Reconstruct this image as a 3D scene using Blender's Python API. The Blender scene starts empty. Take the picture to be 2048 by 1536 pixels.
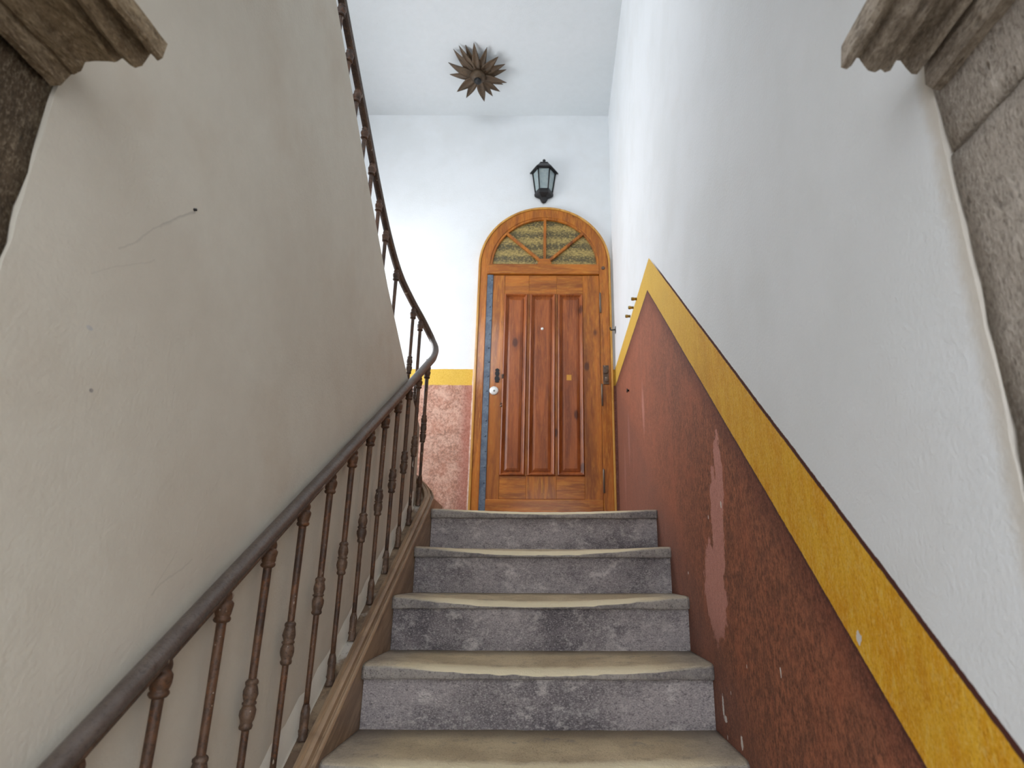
import bpy, bmesh, math, random
from mathutils import Vector, Matrix, noise as mnoise

S = bpy.context.scene
C = S.collection
R = math.radians
EYE = 1.38

# ------------------------------------------------------------------ camera
cd = bpy.data.cameras.new('camera')
cam = bpy.data.objects.new('camera', cd)
C.objects.link(cam)
S.camera = cam
pitch, roll = .3013, .0034
fwd = Vector((0, math.cos(pitch), math.sin(pitch)))
rt = Vector((1, 0, 0))
up = rt.cross(fwd)
r2 = rt * math.cos(roll) + up * math.sin(roll)
u2 = up * math.cos(roll) - rt * math.sin(roll)
cam.matrix_world = Matrix(((r2.x, u2.x, -fwd.x, 0), (r2.y, u2.y, -fwd.y, 0), (r2.z, u2.z, -fwd.z, EYE), (0, 0, 0, 1)))
cd.sensor_width = 36.0
cd.lens = 1213.54 / 2048 * 36
cd.shift_x = -(1108.2 - 1024) / 2048
cd.clip_start = .01
cd.dof.use_dof = True
cd.dof.focus_distance = 1.75
cd.dof.aperture_fstop = 5.6

# ------------------------------------------------------------------ sky, daylight, exposure
wd = bpy.data.worlds.new('overcast_sky')
S.world = wd
wd.use_nodes = True
wd.node_tree.nodes['Background'].inputs[0].default_value = (.92, .95, 1.0, 1)
wd.node_tree.nodes['Background'].inputs[1].default_value = 2.9


def area(name, loc, rot, sx, sy, power, col):
    l = bpy.data.lights.new(name, 'AREA')
    l.shape = 'RECTANGLE'
    l.size, l.size_y = sx, sy
    l.energy = power
    l.color = col
    o = bpy.data.objects.new(name, l)
    o.location = loc
    o.rotation_euler = rot
    C.objects.link(o)
    return o


# daylight falling through the stair window on the left of the landing
area('window_daylight', (-1.80, 3.3, 3.05), (0, R(-90), 0), 1.5, 1.1, 14.5, (.92, .96, 1.0))
# daylight from the front window above the upper flight
area('front_window_daylight', (-1.13, -.32, 4.38), (R(90), 0, 0), .80, .95, 18.5, (.88, .94, 1.0))

S.view_settings.view_transform = 'Standard'
S.view_settings.look = 'None'
S.view_settings.gamma = 1
S.view_settings.use_curve_mapping = False
S.view_settings.exposure = 0.38


# ------------------------------------------------------------------ node helpers
class G:
    def __init__(self, name):
        self.m = bpy.data.materials.new(name)
        self.m.use_nodes = True
        self.t = self.m.node_tree
        self.b = self.t.nodes['Principled BSDF']
        self._co = None
        self._rnd = None

    def link(self, v, sock):
        if v is None:
            return
        if hasattr(v, 'is_output'):
            self.t.links.new(v, sock)
        elif isinstance(v, (tuple, list)) and len(v) == 3 and sock.type == 'RGBA':
            sock.default_value = (*v, 1)
        else:
            sock.default_value = v

    def co(self, seed=False):
        if self._co is None:
            n = self.t.nodes.new('ShaderNodeTexCoord')
            self._co = n.outputs['Object']
        if seed:
            r = self.rnd()
            a = self.t.nodes.new('ShaderNodeVectorMath')
            a.operation = 'ADD'
            self.link(self._co, a.inputs[0])
            c = self.t.nodes.new('ShaderNodeCombineXYZ')
            k = self.mul(r, 37.0)
            for i in range(3):
                self.link(k, c.inputs[i])
            self.link(c.outputs[0], a.inputs[1])
            return a.outputs[0]
        return self._co

    def rnd(self):
        if self._rnd is None:
            self._rnd = self.t.nodes.new('ShaderNodeObjectInfo').outputs['Random']
        return self._rnd

    def xyz(self, co=None):
        n = self.t.nodes.new('ShaderNodeSeparateXYZ')
        self.link(co or self.co(), n.inputs[0])
        return n.outputs[0], n.outputs[1], n.outputs[2]

    def scale(self, co, sx, sy, sz):
        n = self.t.nodes.new('ShaderNodeMapping')
        self.link(co, n.inputs['Vector'])
        n.inputs['Scale'].default_value = (sx, sy, sz)
        return n.outputs[0]

    def M(self, op, a, b=0.0, c=None):
        n = self.t.nodes.new('ShaderNodeMath')
        n.operation = op
        self.link(a, n.inputs[0])
        self.link(b, n.inputs[1])
        if c is not None:
            self.link(c, n.inputs[2])
        return n.outputs[0]

    def add(self, a, b): return self.M('ADD', a, b)
    def sub(self, a, b): return self.M('SUBTRACT', a, b)
    def mul(self, a, b): return self.M('MULTIPLY', a, b)
    def mx(self, a, b): return self.M('MAXIMUM', a, b)
    def mn(self, a, b): return self.M('MINIMUM', a, b)

    def ramp(self, v, lo, hi, a=0.0, b=1.0):
        n = self.t.nodes.new('ShaderNodeMapRange')
        n.interpolation_type = 'SMOOTHSTEP'
        self.link(v, n.inputs[0])
        self.link(lo, n.inputs[1])
        self.link(hi, n.inputs[2])
        n.inputs[3].default_value = a
        n.inputs[4].default_value = b
        return n.outputs[0]

    def noise(self, sc, det=4, rough=.55, co=None, dist=0.0):
        n = self.t.nodes.new('ShaderNodeTexNoise')
        self.link(co or self.co(), n.inputs['Vector'])
        n.inputs['Scale'].default_value = sc
        n.inputs['Detail'].default_value = det
        n.inputs['Roughness'].default_value = rough
        n.inputs['Distortion'].default_value = dist
        return n.outputs['Fac']

    def voro(self, sc, co=None, feature='F1'):
        n = self.t.nodes.new('ShaderNodeTexVoronoi')
        n.feature = feature
        self.link(co or self.co(), n.inputs['Vector'])
        n.inputs['Scale'].default_value = sc
        return n.outputs['Distance']

    def mix(self, f, a, b, mode='MIX'):
        n = self.t.nodes.new('ShaderNodeMix')
        n.data_type = 'RGBA'
        n.blend_type = mode
        self.link(f, n.inputs[0])
        self.link(a, n.inputs[6])
        self.link(b, n.inputs[7])
        return n.outputs[2]

    def bump(self, h, strength=.3, dist=.01, prev=None):
        n = self.t.nodes.new('ShaderNodeBump')
        n.inputs['Strength'].default_value = strength
        n.inputs['Distance'].default_value = dist
        self.link(h, n.inputs['Height'])
        if prev:
            self.link(prev, n.inputs['Normal'])
        return n.outputs[0]

    def seg(self, a, b, p, q, w):
        """mask of a thin stroke from p to q in the (a, b) plane"""
        dx, dy = q[0] - p[0], q[1] - p[1]
        L2 = dx * dx + dy * dy
        ax, by = self.sub(a, p[0]), self.sub(b, p[1])
        t = self.M('DIVIDE', self.add(self.mul(ax, dx), self.mul(by, dy)), L2)
        t = self.mn(self.mx(t, 0.0), 1.0)
        ex, ey = self.sub(ax, self.mul(t, dx)), self.sub(by, self.mul(t, dy))
        d = self.M('SQRT', self.add(self.mul(ex, ex), self.mul(ey, ey)))
        return self.ramp(d, w * .4, w, 1, 0)

    def blob(self, a, b, c, ra, rb, wob=None, amt=.35):
        ax, by = self.mul(self.sub(a, c[0]), 1 / ra), self.mul(self.sub(b, c[1]), 1 / rb)
        d = self.M('SQRT', self.add(self.mul(ax, ax), self.mul(by, by)))
        if wob is not None:
            d = self.add(d, self.mul(self.sub(wob, .5), amt * 2))
        return d

    def out(self, col, rough=.8, nrm=None, metal=0.0, coat=0.0, spec=.5):
        self.link(col, self.b.inputs['Base Color'])
        self.link(rough, self.b.inputs['Roughness'])
        self.b.inputs['Metallic'].default_value = metal
        self.b.inputs['Coat Weight'].default_value = coat
        self.b.inputs['Coat Roughness'].default_value = .13
        self.b.inputs['Specular IOR Level'].default_value = spec
        if nrm:
            self.link(nrm, self.b.inputs['Normal'])
        return self.m


def srgb(r, g, b):
    f = lambda c: (c / 255 / 12.92) if c / 255 <= .04045 else ((c / 255 + .055) / 1.055) ** 2.4
    return (f(r), f(g), f(b))


# ------------------------------------------------------------------ materials
MAT = {}


def plaster(name, c1, c2, c3, marks=None, chips=None, rust=False):
    g = G(name)
    y = g.xyz()
    n1 = g.noise(1.3, 5, .6)
    n2 = g.noise(3.6, 4, .55)
    n3 = g.noise(22, 5, .65)
    col = g.mix(g.ramp(n1, .38, .66), c1, c2)
    col = g.mix(g.mul(g.ramp(n2, .5, .75), .55), col, c3)
    col = g.mix(g.mul(g.ramp(n3, .3, .7), .10), col, (c3[0] * .8, c3[1] * .8, c3[2] * .8))
    sp = g.ramp(g.voro(17), .02, .035, 1, 0)
    sp = g.mul(sp, g.ramp(g.noise(5.5, 2), .52, .62))
    col = g.mix(g.mul(sp, .35), col, (.25, .24, .22))
    if marks:
        wob = g.mul(g.sub(g.noise(13, 3), .5), .02)
        a = g.add(y[1], wob)
        b = g.sub(y[2], wob)
        for p, q, w, s in marks:
            col = g.mix(g.mul(g.seg(a, b, p, q, w), s * .36), col, (.26, .245, .22))
    if chips:
        wob = g.noise(120, 3)
        for c, ra, rb, cc in chips:
            col = g.mix(g.ramp(g.blob(y[1], y[2], c, ra, rb, wob, .5), .75, .9, 1, 0), col, cc)
    h = g.add(g.mul(g.noise(140, 4, .6), .45), g.mul(g.noise(7, 4, .5), 1.0))
    nr = g.bump(h, .22, .012)
    MAT[name] = g.out(col, .86, nr, spec=.25)


plaster('cream_plaster', srgb(211, 206, 193), srgb(203, 196, 182), srgb(197, 186, 169),
        marks=[((.864, 1.944), (.73, 1.80), .0022, .55), ((.864, 1.944), (.80, 1.872), .0032, .45),
               ((1.028, 1.40), (.945, 1.345), .0022, .5), ((.985, 1.41), (.948, 1.345), .0018, .4),
               ((.80, 1.82), (.70, 1.74), .0018, .3), ((1.9, 1.95), (1.86, 1.90), .0025, .3)],
        chips=[((.716, 1.675), .007, .0035, (.5, .49, .47)), ((.742, 1.60), .004, .003, (.3, .28, .26)),
               ((.864, 1.945), .003, .003, (.2, .18, .16))])
plaster('white_plaster', srgb(234, 236, 237), srgb(230, 232, 233), srgb(225, 226, 226))
plaster('ceiling_plaster', srgb(226, 230, 232), srgb(223, 228, 230), srgb(220, 225, 226))


def dado(name, sloped):
    """white plaster with a hand painted oxide red dado and an ochre band"""
    g = G(name)
    x, y, z = g.xyz()
    w1 = g.mul(g.sub(g.noise(14, 4), .5), .007)
    w2 = g.mul(g.sub(g.noise(90, 3), .5), .004)
    zz = g.add(z, g.add(w1, w2))
    yy = g.add(y, g.mul(w1, .6))
    if sloped:
        # distance below the upper edge of the band along the flight / along the landing
        su = g.sub(g.add(g.mul(yy, .8336), .683), zz)         # >0 below upper slope line
        sl = g.sub(g.add(g.mul(yy, .8330), .495), zz)
        hu = g.sub(2.768, zz)
        hl = g.sub(2.645, zz)
        du = g.mn(su, hu)
        dl = g.mn(sl, hl)
    else:
        du = g.sub(2.760, zz)
        dl = g.sub(2.641, zz)
    n1, n2, n3 = g.noise(2.2, 5, .6), g.noise(16, 6, .7), g.noise(70, 5, .75)
    n4 = g.noise(5.5, 4, .55)
    str_ = g.noise(9, 5, .7, g.scale(g.co(), 1, 2.6, .9))
    # whites
    white = g.mix(g.ramp(n1, .4, .65), srgb(237, 240, 242), srgb(232, 235, 236))
    white = g.mix(g.mul(g.ramp(n4, .5, .75), .25), white, srgb(228, 227, 225))
    if sloped:
        white = g.mix(g.ramp(g.add(y, g.mul(g.sub(n2, .5), .03)), .572, .60, .75, 0), white, srgb(206, 196, 180))
    # yellow ochre
    ye = g.mix(g.ramp(str_, .36, .66), srgb(238, 184, 46), srgb(226, 160, 18))
    n5 = g.noise(95, 5, .75, g.scale(g.co(), 1, 1.6, .7))
    ye = g.mix(g.mul(g.ramp(n5, .48, .70), .6), ye, srgb(240, 206, 116))
    ye = g.mix(g.mul(g.ramp(n5, .48, .34), .35), ye, srgb(190, 126, 20))
    ye = g.mix(g.mul(g.ramp(n4, .50, .72), .45), ye, srgb(198, 136, 22))
    if sloped:
        ye = g.mix(g.ramp(yy, 1.3, 2.5, 0, .75), ye, srgb(222, 186, 88))  # brighter light towards the landing, put into the ochre colour
    else:
        ye = g.mix(.75, ye, srgb(224, 190, 84))  # the landing's brighter light put into the ochre here too
    # red oxide
    n3 = g.noise(66, 6, .78, g.scale(g.co(), 1, 1.5, .9))
    re = g.mix(g.ramp(n3, .38, .63), srgb(104, 66, 50), srgb(182, 114, 84))
    re = g.mix(g.ramp(n2, .46, .66, 0, .7), re, srgb(112, 74, 58))
    re = g.mix(g.mul(g.ramp(str_, .54, .74), .55), re, srgb(178, 102, 76))
    re = g.mix(g.mul(g.ramp(n1, .52, .70), .4), re, srgb(122, 80, 64))
    re = g.mix(g.mul(g.ramp(n4, .5, .68), .45), re, srgb(184, 108, 78))
    # streaks of paler brushed paint
    st = g.noise(5, 3, .5, g.scale(g.co(), 1, 3.5, .45))
    if sloped:
        re = g.mix(g.ramp(yy, 1.5, 3.0, 0, .5), re, srgb(170, 106, 84))
        pale = g.mul(g.ramp(st, .60, .72), g.ramp(yy, 1.9, 2.6))
        re = g.mix(g.mul(pale, .5), re, srgb(190, 120, 100))
        # darker painted margins along the band
        re = g.mix(g.mul(g.ramp(g.add(dl, g.mul(g.sub(n2, .5), .12)), .0, .11, 1, 0), .6), re, srgb(88, 48, 42))
        re = g.mix(g.ramp(dl, .004, .014, .8, 0), re, srgb(70, 38, 36))
        # repaired pink patch
        wob = g.noise(26, 4, .6)
        p = g.mn(g.blob(yy, zz, (1.725, 1.335), .115, .135, wob, .45),
                 g.mn(g.blob(yy, zz, (1.655, 1.49), .058, .17, wob, .5), g.blob(yy, zz, (1.60, 1.63), .04, .12, wob, .6)))
        pk = g.mix(g.ramp(n3, .35, .7), srgb(196, 136, 124), srgb(212, 154, 140))
        re = g.mix(g.ramp(p, .88, 1.0, 1, 0), re, pk)
        re = g.mix(g.mul(g.ramp(g.M('ABSOLUTE', g.sub(p, .96)), .0, .05, 1, 0), g.ramp(n3, .56, .66)), re, srgb(214, 178, 168))
        for c, ra, rb in (((2.86, 2.15), .05, .16), ((3.45, 2.12), .05, .2), ((3.68, 1.95), .05, .25)):
            q = g.blob(yy, zz, c, ra, rb, wob, .5)
            re = g.mix(g.ramp(q, .4, 1.0, .7, 0), re, srgb(196, 138, 124))
        # darker margin next to the steps
        sd = g.sub(zz, g.add(g.mul(yy, .616), .06))
        re = g.mix(g.mul(g.ramp(g.add(sd, g.mul(n2, .1)), .05, .24, 1, 0), .5), re, srgb(116, 82, 72))
    else:
        re = g.mix(g.ramp(g.add(g.mul(n2, .5), g.mul(n3, .5)), .42, .58, .3, .9), re, srgb(226, 186, 166))  # pale glare over the red, mixed into its colour in patches
        re = g.mix(g.ramp(g.add(x, g.mul(w1, 4)), -.68, -.60, 0, .6), re, srgb(166, 94, 82))
    n6 = g.noise(230, 3, .7, g.scale(g.co(), 1, 1.5, .8))
    re = g.mix(g.mul(g.ramp(n6, .53, .66), .4), re, srgb(190, 124, 98))
    re = g.mix(g.mul(g.ramp(n6, .47, .34), .55), re, srgb(72, 38, 28))
    ye = g.mix(g.mul(g.ramp(n6, .53, .66), .4), ye, srgb(246, 206, 120))
    ye = g.mix(g.mul(g.ramp(n6, .47, .34), .5), ye, srgb(180, 112, 4))
    col = g.mix(g.ramp(dl, -.0012, .0012), ye, re)
    col = g.mix(g.ramp(du, -.0012, .0012), white, col)
    if sloped:
        line = g.mul(g.ramp(du, -.011, -.008), g.ramp(du, .001, .004, 1, 0))
        line = g.mul(line, g.ramp(yy, 2.2, 2.5, 1, 0))
        col = g.mix(line, col, srgb(84, 46, 38))
        wob = g.noise(140, 3)
        for c, ra, rb in (((1.722, 1.055), .010, .034), ((1.705, 1.03), .016, .010), ((1.576, 1.008), .010, .02),
                          ((.931, 1.293), .010, .011), ((1.60, 1.55), .006, .012), ((1.74, 1.53), .005, .008),
                          ((1.27, 1.20), .004, .014), ((1.49, 1.18), .003, .006), ((1.70, .99), .004, .007),
                          ((1.64, 1.10), .003, .005), ((2.05, 1.38), .006, .006)):
            col = g.mix(g.ramp(g.blob(y, z, c, ra, rb, wob, .6), .70, .85, 1, 0), col, srgb(226, 220, 214))
    else:
        # bare strip of plaster beside the door frame
        e = g.mul(g.mul(g.ramp(g.add(x, g.mul(w1, 2)), -.580, -.576), g.ramp(x, -.3, -.29, 1, 0)), g.ramp(du, -.002, .002))
        col = g.mix(g.mul(e, g.ramp(n2, .35, .6, .4, 1)), col, srgb(228, 214, 204))
    h = g.add(g.mul(g.noise(140, 4, .6), .45), g.mul(g.noise(6, 3, .5), .7))
    nr = g.bump(h, .25, .012)
    painted = g.ramp(du, -.001, .001)
    MAT[name] = g.out(col, g.sub(.86, g.mul(painted, .22)), nr, spec=.3)


dado('painted_plaster_stairs', True)
dado('painted_plaster_back', False)


def stone(name, dark, mid, pale, seed=True, bump=.5, stretch=(1, 1, 1), pits=True, bias=0.0):
    g = G(name)
    co = g.scale(g.co(seed), *stretch)
    n1, n2, n3 = g.noise(4.5, 6, .62, co), g.noise(19, 6, .7, co), g.noise(85, 5, .7, co)
    col = g.mix(g.ramp(n1, .34 + bias, .62 + bias), dark, mid)
    col = g.mix(g.mul(g.ramp(n2, .5, .72), .75), col, pale)
    col = g.mix(g.mul(g.ramp(n3, .54, .7), .45), col, pale)
    col = g.mix(g.mul(g.ramp(n3, .46, .34), .5), col, (dark[0] * .55, dark[1] * .55, dark[2] * .55))
    n4 = g.noise(250, 3, .7, co)
    col = g.mix(g.mul(g.ramp(n4, .52, .66), .45), col, pale)
    col = g.mix(g.mul(g.ramp(n4, .47, .34), .5), col, (dark[0] * .5, dark[1] * .48, dark[2] * .48))
    h = g.add(g.mul(n2, .6), g.add(g.mul(n3, .5), g.mul(n4, .25)))
    if pits:
        v = g.voro(48, co)
        pit = g.mul(g.ramp(v, .0, .22, 1, 0), g.ramp(n2, .48, .6))
        col = g.mix(g.mul(pit, .55), col, (dark[0] * .5, dark[1] * .5, dark[2] * .5))
        h = g.sub(h, g.mul(pit, .6))
    MAT[name] = g.out(col, .85, g.bump(h, bump, .012), spec=.25)


stone('riser_stone', srgb(114, 109, 113), srgb(176, 169, 169), srgb(232, 226, 222), stretch=(.75, 1, 1.1), pits=False, bump=.9)
stone('jamb_stone', srgb(136, 126, 116), srgb(176, 166, 154), srgb(208, 199, 187), seed=False, bump=.9, stretch=(1, 1.2, .55))
stone('dark_jamb_stone', srgb(70, 58, 44), srgb(112, 96, 76), srgb(158, 144, 122), seed=False, bump=.9, stretch=(1, 1.2, .7))
stone('cornice_stone', srgb(128, 116, 104), srgb(174, 162, 147), srgb(200, 188, 172), seed=False, bump=.7, stretch=(1.2, .5, 1.2))
stone('dark_cornice_stone', srgb(104, 88, 68), srgb(152, 134, 108), srgb(182, 165, 138), seed=False, bump=.7, stretch=(1.2, .5, 1.2))
stone('pavement_stone', srgb(110, 108, 104), srgb(135, 132, 127), srgb(160, 156, 150), seed=False)


def tread_mat():
    g = G('worn_tread_stone')
    x, y, z = g.xyz()               # origin: middle of the nosing edge, y runs back, z up
    co = g.co(True)
    n1, n2, n3 = g.noise(5, 6, .6, co), g.noise(22, 6, .7, co), g.noise(90, 5, .7, co)
    tan = g.mix(g.ramp(n1, .36, .62), srgb(192, 174, 142), srgb(220, 202, 166))
    tan = g.mix(g.mul(g.ramp(n2, .52, .72), .5), tan, srgb(150, 136, 118))
    n4 = g.noise(220, 3, .7, co)
    tan = g.mix(g.mul(g.ramp(n4, .46, .32), .5), tan, srgb(124, 106, 82))
    tan = g.mix(g.mul(g.ramp(g.noise(8, 5, .7, co), .60, .68), .5), tan, srgb(128, 122, 122))
    gy = g.mix(g.ramp(n1, .4, .6), srgb(134, 129, 128), srgb(166, 160, 154))
    gy = g.mix(g.mul(g.ramp(n3, .5, .66), .5), gy, srgb(186, 178, 166))
    gy = g.mix(g.mul(g.ramp(n3, .46, .34), .5), gy, srgb(76, 72, 72))
    gy = g.mix(g.mul(g.ramp(g.noise(200, 3, .7, co), .46, .32), .6), gy, srgb(70, 66, 66))
    # feet polish the middle of the edge to a pale cream, the front face stays grey
    wob = g.mul(g.sub(n2, .5), .05)
    ax = g.M('ABSOLUTE', x)
    nn = g.t.nodes.new('ShaderNodeTexCoord').outputs['Normal']
    nzv = g.add(g.xyz(nn)[2], g.mul(wob, 4.0))
    mid_ = g.ramp(g.add(ax, wob), .24, .45, 1, 0)
    top = g.ramp(nzv, .72, .90)
    col = g.mix(top, gy, tan)
    ends = g.ramp(g.add(ax, wob), .30, .46)
    col = g.mix(g.mul(g.mul(ends, top), .6), col, gy)
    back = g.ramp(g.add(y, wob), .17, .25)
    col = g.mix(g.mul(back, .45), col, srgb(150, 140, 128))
    worn = g.mul(g.ramp(nzv, .38, .58), g.ramp(g.add(y, g.mul(wob, .8)), .030, .062, 1, 0))
    worn = g.mul(worn, g.add(g.mul(mid_, .85), .12))
    col = g.mix(worn, col, srgb(244, 232, 198))
    h = g.add(g.mul(n2, .5), g.mul(n3, .5))
    MAT['worn_tread_stone'] = g.out(col, .75, g.bump(g.add(h, g.mul(g.noise(150, 3, .7, co), .4)), .75, .01), spec=.3)


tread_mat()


def wood(name, axis, dark=srgb(136, 72, 18), mid=srgb(186, 108, 28), pale=srgb(212, 144, 52), rough=.45, coat=.30, knots=True):
    g = G(name)
    co = g.co(True)
    s = [7.0, 7.0, 7.0]
    s[axis] = .8
    k = [3.2, 3.2, 3.2]
    k[axis] = 1.7
    warp = g.noise(2.2, 3, .5, g.scale(co, *[v * .5 for v in s]))
    cc = g.scale(co, *s)
    grain = g.noise(3.0, 6, .65, cc, .6)
    fine = g.noise(14, 5, .7, cc)
    col = g.mix(g.ramp(grain, .34, .64), dark, mid)
    col = g.mix(g.mul(g.ramp(fine, .45, .68), .5), col, pale)
    col = g.mix(g.mul(g.ramp(warp, .52, .7), .5), col, (dark[0] * .8, dark[1] * .75, dark[2] * .7))
    if knots:
        v = g.add(g.voro(2.1, g.scale(co, *k)), g.mul(g.sub(fine, .5), .05))
        kn = g.ramp(v, .08, .16, 1, 0)
        halo = g.ramp(v, .08, .32, 1, 0)
        col = g.mix(g.mul(halo, .45), col, dark)
        col = g.mix(g.mul(kn, .85), col, (dark[0] * .35, dark[1] * .3, dark[2] * .3))
    MAT[name] = g.out(col, rough, g.bump(g.add(g.mul(fine, .4), grain), .12, .004), coat=coat, spec=.35)


wood('pine_upright', 2)
wood('pine_crosswise', 0)
wood('pine_panel', 2, srgb(124, 62, 26), srgb(164, 88, 38), srgb(184, 110, 52))
wood('pine_pale', 2, srgb(178, 120, 42), srgb(212, 158, 74), srgb(226, 178, 96), knots=False)


def stringer_mat():
    g = G('string_wood')
    co = g.co()
    x, y, z = g.xyz()
    rot = g.t.nodes.new('ShaderNodeMapping')
    g.link(co, rot.inputs['Vector'])
    rot.inputs['Rotation'].default_value = (-math.atan(.616), 0, 0)
    c2 = g.scale(rot.outputs[0], 6, 1.2, 9)
    n1, n2 = g.noise(2.4, 5, .6, c2), g.noise(11, 5, .7, c2)
    n3 = g.noise(7, 4, .6)
    col = g.mix(g.ramp(n1, .36, .64), srgb(128, 104, 82), srgb(160, 134, 106))
    col = g.mix(g.mul(g.ramp(n2, .5, .7), .5), col, srgb(188, 158, 124))
    col = g.mix(g.mul(g.ramp(n3, .56, .72), .6), col, srgb(96, 74, 56))
    blot = g.ramp(g.voro(6.5, g.scale(rot.outputs[0], 3, .7, 2.2)), .04, .12, 1, 0)
    col = g.mix(g.mul(blot, .6), col, srgb(62, 48, 40))
    MAT['string_wood'] = g.out(col, .45, g.bump(n2, .15, .004))


stringer_mat()


def ledge_mat():
    g = G('string_ledge')
    n1, n2 = g.noise(14, 5, .7), g.noise(60, 5, .7)
    col = g.mix(g.ramp(n1, .4, .62), srgb(112, 92, 74), srgb(150, 130, 106))
    col = g.mix(g.ramp(g.noise(9, 4), .56, .66), col, srgb(196, 190, 180))
    col = g.mix(g.mul(g.ramp(n2, .52, .66), .4), col, srgb(70, 56, 46))
    MAT['string_ledge'] = g.out(col, .8, g.bump(n2, .4, .006))


ledge_mat()


def iron(name, c1, c2, c3, flecks=.5, rough=.5, metal=.15):
    g = G(name)
    co = g.co(True)
    n1, n2, n3 = g.noise(16, 5, .65, co), g.noise(60, 5, .7, co), g.noise(170, 4, .7, co)
    col = g.mix(g.ramp(n1, .38, .62), c1, c2)
    col = g.mix(g.mul(g.ramp(n2, .5, .68), .6), col, c3)
    col = g.mix(g.mul(g.ramp(n3, .5, .36), .5), col, (c1[0] * .4, c1[1] * .4, c1[2] * .4))
    if flecks:
        f = g.noise(34, 3, .6, g.scale(co, 1, 1, .35))
        m = g.mul(g.ramp(f, .665, .69), flecks)
        m2 = g.mul(g.ramp(g.voro(90, co), .10, .16, 1, 0), g.ramp(n1, .54, .64))
        col = g.mix(g.mn(g.add(m, g.mul(m2, flecks)), 1.0), col, srgb(196, 184, 168))
    MAT[name] = g.out(col, rough, g.bump(g.add(n2, g.mul(n3, .5)), .5, .003), metal=metal)


iron('rusty_iron', srgb(68, 51, 41), srgb(100, 72, 53), srgb(132, 82, 46), .8)
iron('dark_rusty_iron', srgb(76, 60, 50), srgb(106, 84, 68), srgb(126, 92, 66), .6)
iron('rail_paint', srgb(86, 76, 70), srgb(98, 88, 82), srgb(104, 92, 82), .0, .34, .1)
iron('black_iron', srgb(26, 25, 27), srgb(38, 36, 38), srgb(44, 41, 42), 0, .45, .3)
iron('blue_steel', srgb(84, 94, 108), srgb(106, 116, 128), srgb(118, 122, 128), 0, .32, .6)
iron('bronze', srgb(72, 58, 42), srgb(92, 74, 54), srgb(98, 70, 46), 0, .5, .25)
iron('brass', srgb(150, 118, 52), srgb(176, 142, 66), srgb(120, 92, 44), 0, .35, .7)


def simple(name, c, rough=.5, metal=0.0, n=8.0, amt=.15):
    g = G(name)
    f = g.ramp(g.noise(n, 4), .35, .65)
    col = g.mix(g.mul(f, amt), c, (c[0] * .6, c[1] * .6, c[2] * .6))
    MAT[name] = g.out(col, rough, None, metal=metal)
    return g


simple('nickel', srgb(238, 238, 234), .35, .35)
simple('black_hole', srgb(14, 13, 15), .5)
simple('grey_metal', srgb(120, 116, 108), .4, .6)
simple('bulb_glass', srgb(150, 140, 124), .15)
simple('steel_hinge', srgb(118, 108, 96), .35, .5)
simple('putty', srgb(208, 148, 50), .5)


def frosted():
    g = G('frosted_glass')
    x, y, z = g.xyz()
    col = g.mix(g.ramp(g.noise(40, 3), .3, .7), srgb(178, 196, 198), srgb(196, 210, 210))
    MAT['frosted_glass'] = g.out(col, .25, g.bump(g.noise(160, 2), .2, .002))
    g.b.inputs['Transmission Weight'].default_value = .35


frosted()


def amber():
    g = G('amber_glass')
    x, y, z = g.xyz()
    n = g.noise(26, 5, .75)
    n2 = g.noise(60, 4, .7, g.scale(g.co(), 1, 1, 1.6))
    zz = g.add(z, g.mul(g.sub(g.noise(7, 3, .5, g.scale(g.co(), .6, 1, 1)), .5), .05))
    # blurred bands of whatever stands behind the obscured pane
    band = g.M('SINE', g.mul(zz, 62.0))
    band = g.add(g.mul(band, .5), .5)
    f = g.add(g.add(g.mul(band, .40), .14), g.mul(g.sub(n2, .5), 2.2))
    col = g.mix(g.ramp(f, .0, .75), srgb(84, 76, 50), srgb(176, 152, 88))
    col = g.mix(g.mul(g.ramp(n2, .55, .7), .45), col, srgb(214, 190, 120))
    MAT['amber_glass'] = g.out(col, .2, g.bump(n, .5, .006))


amber()


# ------------------------------------------------------------------ mesh helpers
def tag(o, label=None, cat=None, group=None, kind=None):
    if label:
        o['label'] = label
    if cat:
        o['category'] = cat
    if group:
        o['group'] = group
    if kind:
        o['kind'] = kind
    return o


def empty(name, loc, label, cat, group=None, kind=None):
    o = bpy.data.objects.new(name, None)
    o.empty_display_size = .1
    o.location = loc
    C.objects.link(o)
    return tag(o, label, cat, group, kind)


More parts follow.
